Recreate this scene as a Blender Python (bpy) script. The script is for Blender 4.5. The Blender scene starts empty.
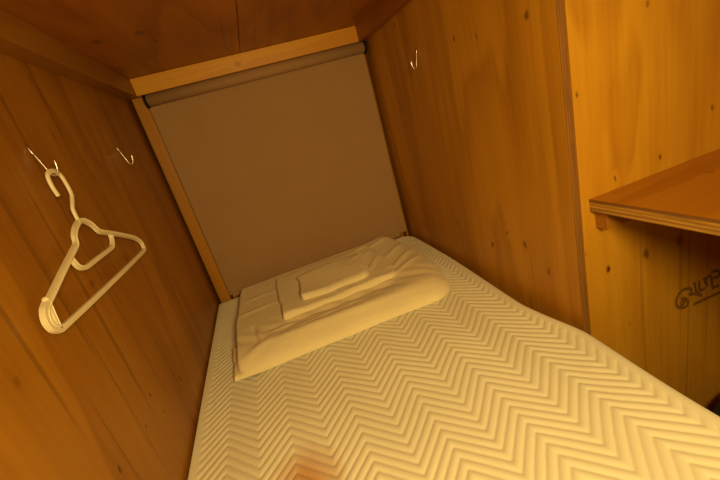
import bpy, bmesh, math, random
import numpy as np
from mathutils import Vector, Matrix, noise
random.seed(3)
D = bpy.data
COL = bpy.context.scene.collection
PI = math.pi

# ------------------------------------------------------------------ helpers
def link(o, parent=None):
    COL.objects.link(o)
    if parent is not None:
        o.parent = parent
    return o

def obj(name, bm, mat, parent=None, smooth=False, bevel=0.0, seg=2):
    me = D.meshes.new(name)
    bmesh.ops.recalc_face_normals(bm, faces=bm.faces)
    bm.to_mesh(me); bm.free()
    me.materials.append(mat)
    if smooth:
        for p in me.polygons: p.use_smooth = True
    o = link(D.objects.new(name, me), parent)
    if bevel > 0:
        m = o.modifiers.new('bevel', 'BEVEL'); m.width = bevel; m.segments = seg; m.limit_method = 'ANGLE'
    return o

def empty(name, loc, label, cat, group=None):
    o = D.objects.new(name, None); o.location = loc; o.empty_display_size = .05
    link(o); tag(o, label, cat, group); return o

def tag(o, label, cat, group=None):
    o['label'] = label; o['category'] = cat
    if group: o['group'] = group

def struct(o):
    o['kind'] = 'structure'; return o

def box(bm, x0, x1, y0, y1, z0, z1):
    v = [bm.verts.new(p) for p in ((x0,y0,z0),(x1,y0,z0),(x1,y1,z0),(x0,y1,z0),(x0,y0,z1),(x1,y0,z1),(x1,y1,z1),(x0,y1,z1))]
    for f in ((3,2,1,0),(4,5,6,7),(0,1,5,4),(1,2,6,5),(2,3,7,6),(3,0,4,7)):
        bm.faces.new([v[i] for i in f])
    return bm

def B(*a): return box(bmesh.new(), *a)

def smooth_path(pts, n=8, closed=False):
    P = [Vector(p) for p in pts]; out = []; m = len(P)
    for i in range(m if closed else m-1):
        a, b = P[i], P[(i+1) % m]
        p0 = P[(i-1) % m] if (closed or i > 0) else a*2-b
        p3 = P[(i+2) % m] if (closed or i+2 < m) else b*2-a
        for k in range(n):
            t = k/n
            out.append(.5*((2*a)+(b-p0)*t+(2*p0-5*a+4*b-p3)*t*t+(3*a-p0-3*b+p3)*t**3))
    if not closed: out.append(P[-1])
    return out

def sweep(bm, pts, section, up, scale=None, cap=True, closed=False):
    """section: list of (u,v); u lies in the path's plane, v along 'up'."""
    up = Vector(up).normalized(); rings = []; n = len(pts)
    for i, p in enumerate(pts):
        a = pts[(i-1) % n] if (closed or i > 0) else pts[i]
        b = pts[(i+1) % n] if (closed or i < n-1) else pts[i]
        t = (b-a).normalized()
        s = t.cross(up)
        if s.length < 1e-6: s = t.orthogonal()
        s.normalize(); w = s.cross(t)
        k = scale(i/(n-1)) if scale else 1
        rings.append([bm.verts.new(p+s*u*k+w*v*k) for u, v in section])
    m = len(section)
    for i in range(n if closed else n-1):
        for j in range(m):
            r, q = rings[i], rings[(i+1) % n]
            bm.faces.new((r[j], r[(j+1) % m], q[(j+1) % m], q[j]))
    if cap and not closed:
        bm.faces.new(rings[0][::-1]); bm.faces.new(rings[-1])
    return bm

def circ(r, n=10, ry=None):
    ry = ry or r
    return [(r*math.cos(2*PI*k/n), ry*math.sin(2*PI*k/n)) for k in range(n)]

def cyl_x(bm, x0, x1, cy, cz, r, n=32):
    return sweep(bm, [Vector((x0,cy,cz)), Vector((x1,cy,cz))], circ(r, n), (0,0,1))

# ------------------------------------------------------------------ materials
def mat(name):
    m = D.materials.new(name); m.use_nodes = True
    nt = m.node_tree; b = nt.nodes['Principled BSDF']
    return m, nt, b

class N:
    def __init__(s, nt): s.nt = nt
    def new(s, t, **kw):
        n = s.nt.nodes.new(t)
        for k, v in kw.items(): setattr(n, k, v)
        return n
    def l(s, a, b): s.nt.links.new(a, b)
    def math(s, op, a, b=None, c=None, clamp=False):
        n = s.new('ShaderNodeMath', operation=op); n.use_clamp = clamp
        for i, v in enumerate((a, b, c)):
            if v is None: continue
            if isinstance(v, (int, float)): n.inputs[i].default_value = v
            else: s.l(v, n.inputs[i])
        return n.outputs[0]
    def mix(s, f, a, b, blend='MIX'):
        n = s.new('ShaderNodeMix', data_type='RGBA', blend_type=blend)
        for i, v in ((0, f), (6, a), (7, b)):
            if isinstance(v, (int, float)): n.inputs[i].default_value = v
            elif isinstance(v, tuple): n.inputs[i].default_value = (*v, 1) if len(v) == 3 else v
            else: s.l(v, n.inputs[i])
        return n.outputs[2]
    def ramp(s, f, stops):
        n = s.new('ShaderNodeValToRGB'); e = n.color_ramp.elements
        while len(e) < len(stops): e.new(.5)
        for k, (p, c) in enumerate(stops):
            e[k].position = p; e[k].color = (*c, 1) if isinstance(c, tuple) else (c, c, c, 1)
        s.l(f, n.inputs[0]); return n.outputs[0]
    def vec(s, v, mul=(1,1,1), add=(0,0,0)):
        n = s.new('ShaderNodeVectorMath', operation='MULTIPLY_ADD')
        s.l(v, n.inputs[0]); n.inputs[1].default_value = mul; n.inputs[2].default_value = add
        return n.outputs[0]
    def noise(s, v, scale, detail=4, rough=.55, dist=0.0):
        n = s.new('ShaderNodeTexNoise'); s.l(v, n.inputs['Vector'])
        n.inputs['Scale'].default_value = scale; n.inputs['Detail'].default_value = detail
        n.inputs['Roughness'].default_value = rough; n.inputs['Distortion'].default_value = dist
        return n.outputs['Fac']

def wood(name, grain, normal, light, dark, knots=(), contrast=1.0, offset=(0,0,0), rings=7.0, rough=.42, splits=0.25, patch=.5):
    """Softwood plywood. grain / normal: axis indices. knots: (x,y,z,radius,darkness)."""
    m, nt, b = mat(name); n = N(nt)
    tc = n.new('ShaderNodeTexCoord'); P = tc.outputs['Object']
    cross = 3 - grain - normal
    # knots push the grain round themselves
    kd = None; warp = None
    kn = n.new('ShaderNodeTexNoise'); n.l(P, kn.inputs['Vector']); kn.inputs['Scale'].default_value = 55.0; kn.inputs['Detail'].default_value = 3
    kw = n.new('ShaderNodeVectorMath', operation='MULTIPLY_ADD'); n.l(kn.outputs['Color'], kw.inputs[0])
    kw.inputs[1].default_value = (.014,)*3; kw.inputs[2].default_value = (-.007,)*3
    ka = n.new('ShaderNodeVectorMath', operation='ADD'); n.l(P, ka.inputs[0]); n.l(kw.outputs[0], ka.inputs[1]); KP = ka.outputs[0]
    for (kx, ky, kz, kr, kk) in knots:
        kr = kr*.78; sc = [1/kr]*3; sc[grain] = .6/kr; sc[normal] = 0
        off = [-kx*sc[0], -ky*sc[1], -kz*sc[2]]
        v = n.vec(KP, tuple(sc), tuple(off))
        ln = n.new('ShaderNodeVectorMath', operation='LENGTH'); n.l(v, ln.inputs[0])
        d = ln.outputs['Value']
        g = n.math('MULTIPLY', n.math('SUBTRACT', 1.0, n.math('MULTIPLY', d, .25), clamp=True), .035)
        core = n.math('MULTIPLY', n.math('MULTIPLY', n.math('SUBTRACT', 1.25, d, clamp=True), 1.5, clamp=True), kk*.85)
        warp = g if warp is None else n.math('ADD', warp, g)
        kd = core if kd is None else n.math('MAXIMUM', kd, core)
    s1 = [3.2]*3; s1[grain] = .55; s1[normal] = 0.6
    q = n.vec(P, tuple(s1), offset)
    big = n.noise(q, 1.0, 3, .5, .3)
    if warp is not None: big = n.math('ADD', big, warp)
    ring = n.math('FRACT', n.math('MULTIPLY', big, rings))
    ringv = n.ramp(ring, [(0, 0.0), (.55, .35), (.88, 1.0), (1, 0.0)])
    s2 = [70.0]*3; s2[grain] = 2.6; s2[normal] = 3
    fine = n.noise(n.vec(P, tuple(s2), offset), 1.0, 5, .62)
    s3 = [9.0]*3; s3[grain] = 1.0; s3[normal] = 1.5
    mid = n.noise(n.vec(P, tuple(s3), offset), 1.0, 4, .6, .4)
    s4 = [2.1]*3; s4[grain] = .9
    blot = n.noise(n.vec(P, tuple(s4), offset), 1.0, 3, .5)
    f = n.math('MULTIPLY', ringv, .42*contrast)
    f = n.math('ADD', f, n.math('MULTIPLY', n.math('SUBTRACT', fine, .5), .75*contrast))
    f = n.math('ADD', f, n.math('MULTIPLY', n.math('SUBTRACT', mid, .5), .95*contrast))
    f = n.math('ADD', f, n.math('MULTIPLY', n.math('SUBTRACT', blot, .5), patch*2*contrast))
    f = n.math('ADD', f, .28, clamp=True)
    c = n.mix(f, light, dark)
    # thin dark checks running with the grain
    s5 = [38.0]*3; s5[grain] = .9; s5[normal] = 2
    chk = n.noise(n.vec(P, tuple(s5), tuple(o+5 for o in offset)), 1.0, 2, .4)
    chk = n.ramp(chk, [(.655, 0.0), (.70, 1.0)])
    c = n.mix(n.math('MULTIPLY', chk, splits), c, tuple(x*.3 for x in dark))
    if kd is not None:
        jit = n.noise(P, 160.0, 3, .6)
        kd2 = n.math('MULTIPLY', kd, n.math('ADD', .55, jit), clamp=True)
        c = n.mix(kd2, c, (dark[0]*.22, dark[1]*.13, dark[2]*.12))
    n.l(c, b.inputs['Base Color'])
    b.inputs['Roughness'].default_value = rough
    b.inputs['Specular IOR Level'].default_value = .35
    bp = n.new('ShaderNodeBump'); bp.inputs['Strength'].default_value = .12; bp.inputs['Distance'].default_value = .001
    n.l(fine, bp.inputs['Height']); n.l(bp.outputs[0], b.inputs['Normal'])
    return m

def ply_edge(name, axis, thick, start, cols, grain):
    """layered edge of a plywood sheet; layers stacked along axis."""
    m, nt, b = mat(name); n = N(nt)
    tc = n.new('ShaderNodeTexCoord'); P = tc.outputs['Object']
    sx = n.new('ShaderNodeSeparateXYZ'); n.l(P, sx.inputs[0])
    wob = [6.0]*3
    wv = n.noise(P, 14.0, 2)
    a = n.math('ADD', n.math('DIVIDE', n.math('SUBTRACT', sx.outputs[axis], start), thick), n.math('MULTIPLY', n.math('SUBTRACT', wv, .5), .12))
    c = n.ramp(a, [(k/len(cols), col) for k, col in enumerate(cols)])
    c.node.color_ramp.interpolation = 'EASE'
    s = [120.0]*3; s[grain] = 10
    fn = n.noise(n.vec(P, tuple(s)), 1.0, 4, .6)
    c = n.mix(n.math('MULTIPLY', n.ramp(fn, [(.45, 0.0), (.75, 1.0)]), .55), c, (.08, .03, .004))
    n.l(c, b.inputs['Base Color']); b.inputs['Roughness'].default_value = .6
    return m

def cloth(name, col, weave=900.0, strength=.25, rough=.9, sheen=.15, wrinkle=0.0):
    m, nt, b = mat(name); n = N(nt)
    tc = n.new('ShaderNodeTexCoord'); P = tc.outputs['Object']
    tint = n.noise(P, 6.0, 3)
    c = n.mix(n.ramp(tint, [(.3, 0.0), (.7, 1.0)]), col, tuple(x*.94 for x in col))
    n.l(c, b.inputs['Base Color'])
    b.inputs['Roughness'].default_value = rough; b.inputs['Specular IOR Level'].default_value = .15
    b.inputs['Sheen Weight'].default_value = sheen; b.inputs['Sheen Roughness'].default_value = .5
    w = n.noise(P, weave, 2, .5)
    h = w
    if wrinkle:
        wr = n.noise(n.vec(P, (1, 1.8, 1)), 16.0, 4, .55, .8)
        h = n.math('ADD', n.math('MULTIPLY', w, .12), n.math('MULTIPLY', wr, wrinkle))
    bp = n.new('ShaderNodeBump'); bp.inputs['Strength'].default_value = strength; bp.inputs['Distance'].default_value = .0015 if not wrinkle else .006
    n.l(h, bp.inputs['Height']); n.l(bp.outputs[0], b.inputs['Normal'])
    return m, n, b, c

def plain(name, col, rough=.5, metal=0.0, spec=.5):
    m, nt, b = mat(name); n = N(nt)
    tc = n.new('ShaderNodeTexCoord')
    v = n.noise(tc.outputs['Object'], 60.0, 2)
    c = n.mix(v, col, tuple(x*.86 for x in col)); n.l(c, b.inputs['Base Color'])
    b.inputs['Roughness'].default_value = rough; b.inputs['Metallic'].default_value = metal
    b.inputs['Specular IOR Level'].default_value = spec
    return m

WL, WD = (0.530,0.248,0.0168), (0.298,0.109,0.0042)
H = .968
knL = [(0,y,z,r,k) for y,z,r,k in ((-.7498,.1096,.006,.95),(-.9206,.1934,.004,.8),(-.993,.1708,.004,.9),(-1.1149,.1964,.006,.85),(-.9028,.4597,.006,.55),(-1.186,.4288,.006,.3),(-.743,.7507,.005,.7),(-.6187,.7219,.004,.7),(-.9045,.1317,.004,.7),(-.45,.3,.006,.5))]
knR = [(1,y,z,r,k) for y,z,r,k in ((-.9714,.7204,.0085,.75),(-.7115,.1188,.009,.8),(-.7944,.1814,.006,.8),(-.8681,.1621,.0095,.7),(-.9498,.1052,.008,.6),(-.6875,.7472,.008,.7),(-.788,.724,.0042,1.1),(-.5403,.5803,.005,.5),(-.3286,.88,.006,.7),(-.2915,.0937,.006,.6),(-.5066,.149,.005,.7))]
knN = [(x,0,z,r,k) for x,z,r,k in ((1.2248,.6738,.006,.6),(1.0303,.541,.005,.7),(1.2551,.3458,.006,.8),(1.1208,.3345,.005,.75),(1.0871,.1146,.0075,1),(1.2077,.1095,.012,.75),(1.318,.1077,.012,.65),(1.0254,.1787,.004,.6),(1.4199,.4174,.006,.7),(1.149,-.0733,.004,.6))]
knC = [(x,y,0,r,k) for x,y,r,k in ((.2274,-.4161,.007,1),(.2083,-.5119,.013,.7),(.1029,-.5135,.014,.6),(.2941,-.2981,.005,.9),(.6247,-.449,.01,.4))]
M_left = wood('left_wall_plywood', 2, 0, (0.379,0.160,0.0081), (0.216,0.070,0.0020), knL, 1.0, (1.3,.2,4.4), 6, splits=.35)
M_right = wood('right_wall_plywood', 2, 0, (.57,.27,.018), (.30,.115,.0045), knR, .9, (7.1,3.7,.6), 5, splits=.2)
M_niche = wood('niche_plywood', 2, 1, (0.577,0.292,0.0181), (0.391,0.157,0.0080), knN, 1.15, (2.2,9.4,3.1), 5, splits=.3, patch=.3)
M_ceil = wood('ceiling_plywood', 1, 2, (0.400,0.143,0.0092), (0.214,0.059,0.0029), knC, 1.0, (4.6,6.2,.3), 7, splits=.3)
M_shelf = wood('shelf_plywood', 0, 2, (0.484,0.202,0.0118), (0.326,0.113,0.0050), [(1.2759,-1.138,0,.010,.45),(1.0991,-1.0633,0,.004,.5)], 1.0, (.4,1.2,8.0), 5, splits=.2)
M_beam = wood('pale_lumber_crosswise', 0, 1, (0.703,0.340,0.0210), (0.505,0.201,0.0084), [(.4424,0,.9304,.012,.35)], .8, (5,2,7), 6, splits=.1, patch=.3)
M_batten = wood('pale_lumber_lengthwise', 1, 0, (0.313,0.134,0.0121), (0.208,0.074,0.0047), (), .8, (1,8,3), 5, splits=.1, patch=.3)
M_post = wood('pale_lumber_upright', 2, 1, (0.467,0.206,0.0139), (0.295,0.103,0.0051), (), .8, (9,1,2), 5, splits=.1, patch=.3)
M_wall_edge = ply_edge('wall_sheet_edge', 0, .021, 1.0, [(.15,.055,.006),(.27,.12,.014),(.19,.075,.008),(.24,.10,.012),(.20,.078,.008),(.22,.09,.01)], 2)
M_shelf_edge = ply_edge('shelf_sheet_edge', 2, .028, .2815, [(.24,.10,.010),(.46,.25,.035),(.24,.10,.010),(.48,.26,.035),(.32,.145,.016),(.42,.22,.028),(.18,.07,.007)], 1)
M_cleat = wood('cleat_lumber', 0, 1, (0.372,0.151,0.0118), (0.223,0.076,0.0050), (), .9, (3,3,1), 5)
M_base = wood('platform_plywood', 1, 2, WL, WD, (), .8, (3,1,5), 5)

# ------------------------------------------------------------------ the setting
YF = -2.25
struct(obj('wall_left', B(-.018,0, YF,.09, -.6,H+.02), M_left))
wr = struct(obj('wall_right', B(1.0,1.021, -1.0470,.09, -.6,H+.02), M_right))
obj('sheet_edge', B(1.0005,1.0205, -1.0480,-1.0470, -.6,H), M_wall_edge, wr)
struct(obj('wall_back', B(0,1.0, .06,.078, -.6,H+.02), M_post))
wn = struct(obj('wall_niche', B(1.021,1.66, -1.0490,-1.031, -.6,H+.02), M_niche))
struct(obj('wall_niche_side', B(1.64,1.658, YF,-1.049, -.6,H+.02), M_right))
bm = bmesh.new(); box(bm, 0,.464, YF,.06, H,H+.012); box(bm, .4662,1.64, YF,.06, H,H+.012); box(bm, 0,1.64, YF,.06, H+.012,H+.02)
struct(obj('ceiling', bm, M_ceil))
struct(obj('floor', B(0,1.64, YF,.06, -.62,-.6), M_base))
struct(obj('bed_platform', B(.002,1.0, YF,.055, -.6,-.10), M_base))
# battens round the top, uprights beside the blind
struct(obj('trim_1', B(0.0005,.0435, YF,.055, H-.0625,H-.0005), M_batten, bevel=.0015))
struct(obj('trim_2', B(.9585,.9995, -1.0465,.055, H-.0625,H-.0005), M_ceil, bevel=.0015))
struct(obj('trim_3', B(.044,.958, -.036,.055, H-.0625,H-.0005), M_beam, bevel=.002))
struct(obj('trim_4', B(.014,.061, .0,.055, -.10,H-.063), M_post, bevel=.002))
struct(obj('trim_5', B(.977,.988, .012,.055, -.10,H-.063), M_left, bevel=.002))
# stamped mark low on the niche wall
M_ink = plain('stamp_ink', (.20,.085,.010), .8)
bm = bmesh.new(); sec = [(-.0042,-.0004),(.0042,-.0004),(.0042,.0004),(-.0042,.0004)]
strokes = [
 [(1.3486,-.05),(1.3247,-.0456),(1.3064,-.0539),(1.2987,-.0727),(1.3042,-.0913),(1.323,-.1027),(1.3391,-.1017),(1.3415,-.0886),(1.3278,-.0735),(1.3172,-.0736)],
 [(1.3486,-.05),(1.3542,-.0615),(1.3491,-.0709),(1.3653,-.0754),(1.3959,-.0929)],
 [(1.3642,-.0382),(1.3733,-.0718),(1.3932,-.0942)], [(1.3803,-.0403),(1.3869,-.0728),(1.406,-.0738)],
 [(1.3991,-.0388),(1.4141,-.0702)], [(1.3995,-.048),(1.4237,-.0418),(1.4338,-.0783)],
 [(1.4259,-.0313),(1.4537,-.0378),(1.4575,-.0554),(1.4353,-.0534)], [(1.3636,-.109),(1.4131,-.1097),(1.4608,-.1107),(1.51,-.1115)],
 [(1.4313,-.0843),(1.4594,-.0864)], [(1.468,-.036),(1.474,-.07),(1.49,-.08)], [(1.50,-.04),(1.52,-.06),(1.50,-.085)]]
for ks, s in enumerate(strokes):
    sweep(bm, smooth_path([(x+.011, -1.0493-.00006*ks, z-.001) for x, z in s], 6), sec, (0,1,0))
for k in range(1):
    sweep(bm, smooth_path([(1.334+.006*math.cos(a), -1.0493, -.088+.006*math.sin(a)) for a in [i*PI/4 for i in range(8)]], 3, True), sec, (0,1,0), closed=True)
obj('stamp_mark', bm, M_ink, wn)

# ------------------------------------------------------------------ shelf in the niche
sh = empty('wall_shelf', (1.33,-1.06,.28), 'plywood shelf with layered front edge built into the niche right of the bed', 'shelf')
def put(o, root):
    o.matrix_parent_inverse = Matrix.Translation(-Vector(root.location)); return o
put(obj('shelf_board', B(1.0450,1.6395, -2.0,-1.0495, .2815,.3098), M_shelf, sh), sh)
put(obj('front_edge', B(1.0435,1.0450, -2.0,-1.0493, .2815,.3096), M_shelf_edge, sh), sh)
put(obj('cleat', B(1.0575,1.6395, -1.080,-1.0493, .236,.2813), M_cleat, sh, bevel=.001), sh)

# ------------------------------------------------------------------ roller blind
M_fab, n_, b_, _ = cloth('blind_fabric', (0.380,0.220,0.1014), 1500.0, .12, .85, .05)
M_black = plain('black_plastic', (.006,.006,.007), .65, 0.0, .2)
rb = empty('roller_blind', (.52,.0,.88), 'lowered taupe roller blind covering the far end of the bunk', 'blind')
bm = bmesh.new(); cyl_x(bm, .071,.974, -.017,.8835,.0225, 40)
put(obj('roller_tube', bm, M_fab, rb, smooth=False), rb)
for p in D.meshes['roller_tube'].polygons: p.use_smooth = len(p.vertices) == 4
put(obj('fabric', B(.0635,.9756, -.0035,-.0025, .012,.885), M_fab, rb), rb)
for x0, x1 in ((.0620,.0708),(.9742,.985)):
    bm = bmesh.new(); cyl_x(bm, x0,x1, -.017,.8835,.0262, 32)
    put(obj('end_cap', bm, M_black, rb, bevel=.001), rb)
bb = put(obj('bottom_bar', B(.0735,.935, -.0105,-.0036, .0,.02), M_fab, rb, bevel=.003), rb)
for x0, x1 in ((.064,.0735),(.935,.976)):
    e = obj('bar_end_cap', B(x0,x1, -.0135,-.002, -.002,.022), M_black, bb, bevel=.002)
    e.matrix_parent_inverse = (Matrix.Translation(Vector(rb.location))).inverted()
    e.matrix_parent_inverse = Matrix.Translation(-Vector(rb.location))

# ------------------------------------------------------------------ quilted bed pad
def grid_mesh(name, X, Y, Z, mat_, parent=None, skirt=None):
    ny, nx = X.shape
    V = np.stack([X, Y, Z], -1).reshape(-1, 3)
    i = np.arange(ny*nx).reshape(ny, nx)
    F = np.stack([i[:-1,:-1], i[:-1,1:], i[1:,1:], i[1:,:-1]], -1).reshape(-1, 4)
    if skirt is not None:
        ring = np.concatenate([i[0,:-1], i[:-1,-1], i[-1,:0:-1], i[:0:-1,0]])
        base = len(V); W = V[ring].copy(); W[:,2] = skirt
        V = np.concatenate([V, W]); k = np.arange(len(ring)); k2 = np.roll(k, -1)
        F = np.concatenate([F, np.stack([ring[k], base+k, base+k2, ring[k2]], -1)])
    me = D.meshes.new(name)
    me.vertices.add(len(V)); me.vertices.foreach_set('co', V.astype(np.float32).ravel())
    me.loops.add(len(F)*4); me.loops.foreach_set('vertex_index', F.astype(np.int32).ravel())
    me.polygons.add(len(F)); me.polygons.foreach_set('loop_start', np.arange(len(F), dtype=np.int32)*4)
    me.polygons.foreach_set('use_smooth', np.ones(len(F), dtype=bool))
    me.update(calc_edges=True); me.validate()
    me.materials.append(mat_)
    return link(D.objects.new(name, me), parent)

yk = np.array([-2.2,-1.8,-1.364,-1.30,-1.22,-1.07,-.96,-.882,-.661,-.396,-.211,-.0])
xk = np.array([.965,.962,.962,.964,.970,.985,.966,.957,.970,.980,.983,.983])
yB = -.012
rows = np.concatenate([np.array([-2.2,-2.1,-2.0,-1.9,-1.8,-1.7]), np.arange(-1.62, -.10, .0026), np.arange(-.10, yB-.0001, .0018), [yB]])
NXC = 380
xr = np.interp(rows, yk, xk)
ker = np.exp(-np.linspace(-2,2,41)**2); ker /= ker.sum()
xs_ = np.convolve(np.pad(xr, 20, 'edge'), ker, 'valid'); xr[30:-5] = xs_[30:-5]
cr = .085; dd = np.clip(cr-(yB-rows), 0, cr); xr = xr-(cr-np.sqrt(np.maximum(cr*cr-dd*dd, 0)))
cl = .03; dl = np.clip(cl-(yB-rows), 0, cl); xl = .004+(cl-np.sqrt(np.maximum(cl*cl-dl*dl, 0)))
# denser columns next to the two side edges
t = np.linspace(0, 1, NXC)
X = xl[:,None]+(xr-xl)[:,None]*t[None,:]
Yg = np.repeat(rows[:,None], NXC, 1)
de = np.minimum(np.minimum((X-xl[:,None])*3, (xr[:,None]-X)*np.clip(2.4+(Yg+.45)*6, 1, 2.4)), (yB-Yg))
rr = .02
q = np.clip(rr-de, 0, rr); Zg = -(rr-np.sqrt(np.maximum(rr*rr-q*q, 0)))
tri = np.abs(((X-.0915)/.1502+.5) % 1.0-.5)*2          # 0 on the far apex lines, 1 on the near ones
ph = (Yg+.078*tri+.974+.004*np.sin(X*9+Yg*7)+.0025*np.sin(Yg*23+X*4))/.0262
rib = np.abs(np.sin(PI*ph))**.6
edge_mask = np.clip((np.minimum(X-xl[:,None]-.018, xr[:,None]-X-.026))/.010, 0, 1)*np.clip((yB-Yg-.02)/.02, 0, 1)
Zg = Zg+(rib-1)*.0035*edge_mask
Zg += .004*np.sin(X*5.1+1.0)*np.sin(Yg*3.7)*np.clip(de/.1, 0, 1)+.002*np.sin(X*13+Yg*8)*np.clip(de/.06, 0, 1)-.006*np.clip(de/.1, 0, 1)
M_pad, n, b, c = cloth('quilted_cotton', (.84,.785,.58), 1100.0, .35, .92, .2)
# a soft-edged orange patch mixed into the pad colour near the foot
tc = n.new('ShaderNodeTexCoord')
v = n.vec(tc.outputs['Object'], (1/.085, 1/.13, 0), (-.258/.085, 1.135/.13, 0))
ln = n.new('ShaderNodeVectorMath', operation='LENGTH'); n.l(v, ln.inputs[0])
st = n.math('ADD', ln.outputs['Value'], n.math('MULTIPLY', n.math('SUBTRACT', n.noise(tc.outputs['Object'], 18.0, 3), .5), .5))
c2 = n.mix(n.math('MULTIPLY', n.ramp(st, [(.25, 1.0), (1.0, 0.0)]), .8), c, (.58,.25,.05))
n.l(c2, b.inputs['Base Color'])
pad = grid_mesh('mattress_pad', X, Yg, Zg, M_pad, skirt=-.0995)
tag(pad, 'cream quilted mattress pad with zigzag chevron ribs covering the bed', 'mattress pad')

# ------------------------------------------------------------------ folded linen
M_lin, *_ = cloth('white_sheet_cotton', (.88,.76,.46), 1400.0, .75, .9, .2, wrinkle=.6)
def shell_mesh(name, X, Y, Zt, Zb, mat_, parent=None):
    """closed sheet: upper grid, lower grid following what it lies on, welded round the rim"""
    ny, nx = X.shape; m_ = ny*nx
    V = np.concatenate([np.stack([X, Y, Zt], -1).reshape(-1, 3), np.stack([X, Y, Zb], -1).reshape(-1, 3)])
    i = np.arange(m_).reshape(ny, nx)
    F = np.stack([i[:-1,:-1], i[:-1,1:], i[1:,1:], i[1:,:-1]], -1).reshape(-1, 4)
    ring = np.concatenate([i[0,:-1], i[:-1,-1], i[-1,:0:-1], i[:0:-1,0]]); k2 = np.roll(ring, -1)
    F = np.concatenate([F[:, ::-1], F+m_, np.stack([ring, k2, k2+m_, ring+m_], -1)])
    me = D.meshes.new(name)
    me.vertices.add(len(V)); me.vertices.foreach_set('co', V.astype(np.float32).ravel())
    me.loops.add(len(F)*4); me.loops.foreach_set('vertex_index', F.astype(np.int32).ravel())
    me.polygons.add(len(F)); me.polygons.foreach_set('loop_start', np.arange(len(F), dtype=np.int32)*4)
    me.polygons.foreach_set('use_smooth', np.ones(len(F), dtype=bool))
    me.update(calc_edges=True); me.validate()
    bm = bmesh.new(); bm.from_mesh(me); bmesh.ops.recalc_face_normals(bm, faces=bm.faces); bm.to_mesh(me); bm.free()
    me.materials.append(mat_)
    return link(D.objects.new(name, me), parent)
def slab(name, corners, T, base, edge, mat_, parent=None, bulge=(0,0,0,0), corner=(.01,.03,.03,.01), bumps=None, n=150, jit=.002, seed=0):
    """Folded cloth: quad outline (back-left, back-right, front-right, front-left), thickness T, rounded edges.
    edge = edge roll radius (back, right, front, left); base(x,y) gives the surface below."""
    (bl, br, fr, fl) = [Vector((*c, 0)) for c in corners]
    # cosine spacing puts more vertices at the rolled edges
    def rnd_corner(U, W, fu, fw, r):
        a = (1-U if fu else U)*Lx; b_ = (1-W if fw else W)*Ly
        p_ = np.clip((r-a)/r, 0, 1); q_ = np.clip((r-b_)/r, 0, 1)
        a2 = a+r*(p_-p_*np.sqrt(1-q_*q_/2)); b2 = b_+r*(q_-q_*np.sqrt(1-p_*p_/2))
        a2, b2 = a2/Lx, b2/Ly
        return (1-a2 if fu else a2), (1-b2 if fw else b2)
    Lx = (br-bl).length; Ly = (fl-bl).length
    u = .5-.5*np.cos(np.linspace(0, PI, n)); u = .5*u+.5*np.linspace(0, 1, n)
    w = u.copy(); U, W = np.meshgrid(u, w)                # W: 0 back .. 1 front
    U0, W0 = U, W
    for fu, fw, r in ((0,0,corner[0]),(1,0,corner[1]),(1,1,corner[2]),(0,1,corner[3])):
        U, W = rnd_corner(U, W, fu, fw, r)
    def lerp2(k):
        return (bl[k]*(1-U)+br[k]*U)*(1-W)+(fl[k]*(1-U)+fr[k]*U)*W
    Xs, Ys = lerp2(0), lerp2(1)
    rnd = np.random.default_rng(seed); p = rnd.uniform(0, 6, 12)
    def wob(s, a): return a*(np.sin(7*s+p[0])+.6*np.sin(17*s+p[1])+.3*np.sin(31*s+p[2]))
    Ys = Ys+(1-W)*(bulge[0]*4*U*(1-U)+wob(U, jit))-W*(bulge[2]*4*U*(1-U)+wob(U+2, jit))
    Xs = Xs+U*(bulge[1]*4*W*(1-W)+wob(W+4, jit))-(1-U)*(bulge[3]*4*W*(1-W)+wob(W+6, jit))
    U, W = U0, W0
    top = np.full_like(Xs, T)
    prof = np.ones_like(Xs)
    for d, r in (((W)*Ly, edge[0]), ((1-U)*Lx, edge[1]), ((1-W)*Ly, edge[2]), (U*Lx, edge[3])):
        k = np.clip(d/r, 0, 1); prof = prof*np.sqrt(np.maximum(1-(1-k)**2, 0))
    bs = base(Xs, Ys)
    Zt = bs+top*prof
    if bumps is not None: Zt = Zt+bumps(Xs, Ys)*np.clip(prof*1.3-.3, 0, 1)
    return shell_mesh(name, Xs, Ys, np.maximum(Zt, bs+.0012), bs, mat_, parent)

def ridge(x, y, x0, y0, x1, y1, h, w):
    """soft crease between two points"""
    dx, dy = x1-x0, y1-y0; L2 = dx*dx+dy*dy
    s = np.clip(((x-x0)*dx+(y-y0)*dy)/L2, 0, 1)
    d2 = (x-x0-s*dx)**2+(y-y0-s*dy)**2
    return h*np.exp(-d2/(w*w))*np.sin(PI*np.clip(s*.9+.05, 0, 1))**.5

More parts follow.
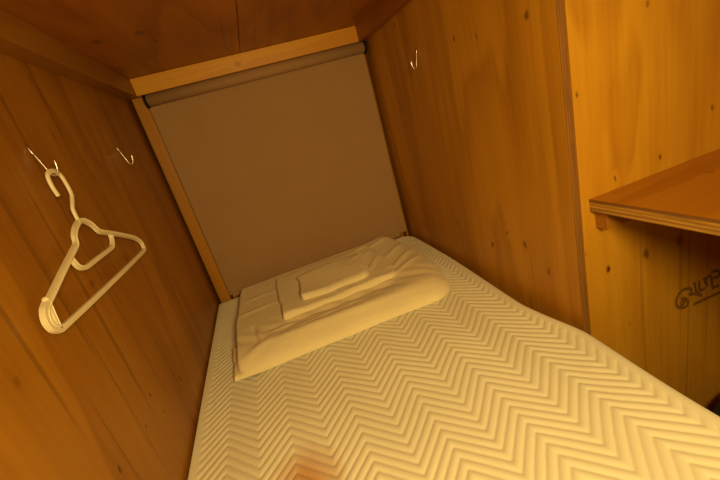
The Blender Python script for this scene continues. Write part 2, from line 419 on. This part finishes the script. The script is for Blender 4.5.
def zero(x, y): return np.full_like(x, .0006)
def sheet_bumps(x, y):
    z = .004*np.sin(6*x+1)*np.sin(9*y)
    z = z-.008*np.exp(-(((x-.48)/.20)**2+((y+.33)/.17)**2))          # dip under the smaller cloths
    z = z+.012*np.exp(-(((x-.84)/.07)**2+((y+.08)/.09)**2))          # raised far right corner
    z = z+.007*np.exp(-(((x-.74)/.14)**2+((y+.52)/.12)**2))
    z = z+ridge(x, y, .19,-.50, .205,-.60, .006, .009)-ridge(x, y, .178,-.49, .19,-.60, .005, .01)
    z = z+ridge(x, y, .14,-.66, .24,-.60, .004, .016)
    z = z+ridge(x, y, .24,-.625, .80,-.625, .011, .045)-ridge(x, y, .27,-.545, .72,-.545, .007, .022)
    for a in ((.22,-.56,.42,-.56,.003,.010),(.30,-.60,.62,-.57,.003,.012),(.40,-.57,.58,-.55,.0035,.008),(.70,-.50,.86,-.40,.004,.012),(.72,-.44,.90,-.28,.004,.012),
              (.74,-.32,.88,-.20,.004,.014),(.66,-.16,.84,-.10,.004,.014),(.12,-.35,.26,-.33,.003,.014),(.13,-.22,.27,-.21,.002,.012),(.20,-.62,.70,-.645,.003,.016)):
        z = z+1.5*ridge(x, y, *a)
    z = z+.0022*np.sin(60*x+30*y+4*np.sin(11*y))*np.exp(-((y+.54)/.06)**2)
    return z
sheet = slab('folded_sheet', ((.115,-.03),(.868,-.035),(.832,-.702),(.119,-.690)), .042, zero, (.03,.085,.085,.014), M_lin,
             bulge=(.0,.055,.004,.008), corner=(.015,.07,.065,.03), bumps=sheet_bumps, n=190, jit=.0022, seed=4)
tag(sheet, 'largest folded white sheet lying across the head of the bed under two smaller folded cloths', 'bed linen', 'folded white linen at the bed head')
# the loose lower layer that peeks out at the near left corner
lay = slab('lower_layer', ((.094,-.50),(.20,-.50),(.20,-.690),(.103,-.694)), .014, zero, (.02,.03,.012,.008), M_lin, n=60, jit=.002, seed=8)
lay.parent = sheet
def sheet_top(x, y): return .0006+.042+sheet_bumps(x, y)+.0006
def low_bumps(x, y):
    return .0025*np.sin(20*x+8*y)+ridge(x, y, .62,-.44, .74,-.27, .005, .012)+ridge(x, y, .60,-.30, .70,-.22, .004, .012)
low = slab('folded_pillowcase', ((.283,-.13),(.735,-.14),(.722,-.516),(.284,-.515)), .019, sheet_top, (.02,.05,.016,.008), M_lin,
           bulge=(0,.012,-.006,0), bumps=low_bumps, n=110, jit=.0025, seed=11)
tag(low, 'middle-sized folded white pillowcase lying on the big sheet beneath the smallest cloth', 'bed linen', 'folded white linen at the bed head')
def low_top(x, y): return sheet_top(x, y)+.019+low_bumps(x, y)+.0006
up = slab('folded_towel', ((.378,-.235),(.672,-.225),(.622,-.476),(.366,-.452)), .022, low_top, (.03,.035,.022,.008), M_lin,
          bulge=(0,.008,-.004,0), bumps=lambda x, y: .003*np.sin(14*x+20*y), n=90, jit=.0022, seed=15)
tag(up, 'smallest folded white cloth, topmost of the linen pile on the bed', 'bed linen', 'folded white linen at the bed head')

# ------------------------------------------------------------------ metal hooks
M_chrome = plain('bright_chrome', (.86,.80,.74), .24, 1.0)
def hook_bm():
    """J of wire in the X-Z plane; wall at x=0, tip towards +x; origin at the middle of the shank foot."""
    pts = [(.0018,0,.0515),(.0045,0,.040),(.0075,0,.028),(.0105,0,.016),(.0133,0,.004),(.0155,0,-.004),(.0195,0,-.0085),(.0245,0,-.0075),(.0285,0,-.001),(.0302,0,.007),(.031,0,.014)]
    bm = bmesh.new(); P = smooth_path(pts, 6)
    sweep(bm, P, circ(.0018, 10), (0,1,0)); return bm
hk = empty('wall_hook', (0,-.872,.677), 'bright wire coat hook on left wall holding the white hanger', 'hook', 'wire coat hooks on the bunk walls')
obj('hook_wire', hook_bm(), M_chrome, hk, smooth=True)
bm = bmesh.new(); bmesh.ops.create_uvsphere(bm, u_segments=14, v_segments=10, radius=.0025, matrix=Matrix.Translation((.0311,0,.0155)))
obj('tip_ball', bm, M_chrome, hk, smooth=True)
bm = bmesh.new()
sweep(bm, [Vector((.0065,0,.032)),Vector((.0055,0,.037)),Vector((.0042,0,.043)),Vector((.0026,0,.049)),Vector((.0016,0,.0535))], circ(.0028,12,.0018), (1,0,0),
      scale=lambda s: .45+.75*math.sin(PI*min(max(s,.05),.93)))
obj('mounting_tab', bm, M_chrome, hk, smooth=True)
def copy_tree(o):
    c = o.copy(); COL.objects.link(c)
    for ch in list(o.children):
        k = ch.copy(); k.parent = c; COL.objects.link(k)
    return c
h2 = copy_tree(hk); h2.location = (0,-.391,.676); h2['label'] = 'empty wire coat hook on left wall nearer the blind'
h3 = copy_tree(hk); h3.location = (1.0,-.459,.722); h3.rotation_euler = (0,0,PI); h3['label'] = 'empty wire coat hook high on right wall beside the blind'

# ------------------------------------------------------------------ hanger
M_hang = plain('ivory_plastic', (.86,.75,.50), .38)
HX = .0185
# flat strip with raised rims: u in the hanger's plane, v across it
def isec(a, v=.0032, w=.0018):
    return [(-a,-v),(-a*.62,-v),(-a*.45,-w),(a*.45,-w),(a*.62,-v),(a,-v),(a,v),(a*.62,v),(a*.45,w),(-a*.45,w),(-a*.62,v),(-a,v)]
def path(p, n=6): return smooth_path([(HX, y, z) for y, z in p], n)
hg = empty('coat_hanger', (HX,-.871,.55), 'ivory plastic coat hanger hanging from the near hook on left wall', 'hanger')
bm = bmesh.new()
sweep(bm, path([(-.8951,.6319),(-.8986,.6496),(-.8954,.6681),(-.8803,.6768),(-.8608,.6765),(-.8477,.6681),(-.8432,.6496),(-.8446,.6293),(-.8571,.6145),(-.8692,.6021),(-.8722,.5861),(-.871,.5765)], 8), circ(.0048,12,.0034), (1,0,0))
put(obj('hook', bm, M_hang, hg, smooth=True), hg)
bm = bmesh.new()
sweep(bm, path([(-.871,.5775),(-.897,.5686),(-.9151,.5566),(-.9246,.543),(-.9493,.534),(-1.0083,.515),(-1.0557,.4989),(-1.0788,.4915)]), isec(.0049), (1,0,0))
sweep(bm, path([(-.871,.5775),(-.8503,.5733),(-.8298,.5613),(-.8169,.546),(-.8041,.5384),(-.7562,.5233),(-.6875,.4999),(-.6446,.4836),(-.618,.4671),(-.6100,.4520)]), isec(.0049), (1,0,0))
put(obj('shoulder_arms', bm, M_hang, hg), hg)
bm = bmesh.new()
sweep(bm, path([(-1.0930,.4475),(-1.0868,.4462),(-1.04,.4450),(-.9338,.443),(-.7829,.4414),(-.6396,.4410),(-.6174,.4435),(-.6100,.4535)]), isec(.0046), (1,0,0))
put(obj('trouser_bar', bm, M_hang, hg), hg)
bm = bmesh.new()
sweep(bm, path([(-.7673,.5247),(-.7726,.5138),(-.7851,.5024),(-.8027,.4988),(-.8882,.4984),(-.9321,.498),(-.9494,.5019),(-.9593,.5114),(-.9639,.5267)]), isec(.0043), (1,0,0))
put(obj('inner_loop', bm, M_hang, hg), hg)
# thick shoulder ends with a strap notch above each
bm = bmesh.new()
sweep(bm, path([(-1.085,.4898),(-1.0975,.4835),(-1.1060,.4705),(-1.1040,.4574),(-1.0945,.4494),(-1.087,.4468)]), isec(.0054,.0044,.0032), (1,0,0))
sweep(bm, path([(-1.0813,.4891),(-1.086,.4705),(-1.0896,.4528)]), isec(.0032,.0028,.002), (1,0,0))
bmesh.ops.create_uvsphere(bm, u_segments=12, v_segments=8, radius=.0052, matrix=Matrix.Translation((HX,-1.0830,.4950)))
put(obj('shoulder_end', bm, M_hang, hg), hg)

# ------------------------------------------------------------------ dark bag past the mattress
M_bag, *_ = cloth('black_nylon', (.015,.016,.022), 700.0, .4, .7, .1)
bg = empty('bag', (1.445,-1.165,-.6), 'small black bag peeping out past the mattress at the lower right corner', 'bag')
bm = bmesh.new(); bmesh.ops.create_cube(bm, size=1)
bmesh.ops.subdivide_edges(bm, edges=bm.edges[:], cuts=5, use_grid_fill=True)
for v_ in bm.verts:
    x, y, z = v_.co*2; k = (1-.22*z*z)
    v_.co = Vector((x*.085*math.sqrt(1-.35*y*y)*k, y*.085*math.sqrt(1-.35*x*x)*k, (z+1)*.085))
    v_.co += Vector((1,1,.4))*.006*noise.noise(v_.co*22)
    v_.co.z = max(v_.co.z, .001)
obj('bag_body', bm, M_bag, bg, smooth=True)
bm = bmesh.new()
sweep(bm, smooth_path([(-.03,0,.15),(-.03,-.01,.18),(0,-.015,.195),(.03,-.01,.18),(.03,0,.15)], 6), circ(.006,8), (0,1,0))
obj('handle', bm, M_black, bg, smooth=True)

# ------------------------------------------------------------------ light
w = D.worlds.new('world'); bpy.context.scene.world = w; w.use_nodes = True
w.node_tree.nodes['Background'].inputs[0].default_value = (1,.55,.22,1)
w.node_tree.nodes['Background'].inputs[1].default_value = .012
la = D.lights.new('ceiling_lamp', 'AREA'); la.shape = 'DISK'; la.size = .3; la.energy = 15.8; la.color = (1,.725,.26)
lo = D.objects.new('ceiling_lamp', la); COL.objects.link(lo); lo.location = (.58,-2.05,.74)
lo.rotation_euler = (math.radians(60),0,0)

# ------------------------------------------------------------------ camera
R = [[0.9223065212479055,-0.28328909742659164,-0.26286492375897935],[-0.33318553460686845,-0.2382664924210726,-0.9122589972798812],[0.19580112459412036,0.9289652124103389,-0.3141425691291961]]
cam = D.cameras.new('camera'); cam.sensor_width = 36; cam.lens = 367.8628/720*36; cam.clip_start = .01
co = D.objects.new('camera', cam); COL.objects.link(co)
m = Matrix.Identity(4)
for i in range(3):
    m[i][0] = R[0][i]; m[i][1] = -R[1][i]; m[i][2] = -R[2][i]
m[0][3], m[1][3], m[2][3] = .37042856,-1.69927434,.62462668
co.matrix_world = m
sc = bpy.context.scene; sc.camera = co
sc.view_settings.view_transform = 'Standard'; sc.view_settings.look = 'None'
sc.view_settings.exposure = 0.0; sc.view_settings.gamma = 1.0; sc.view_settings.use_curve_mapping = False
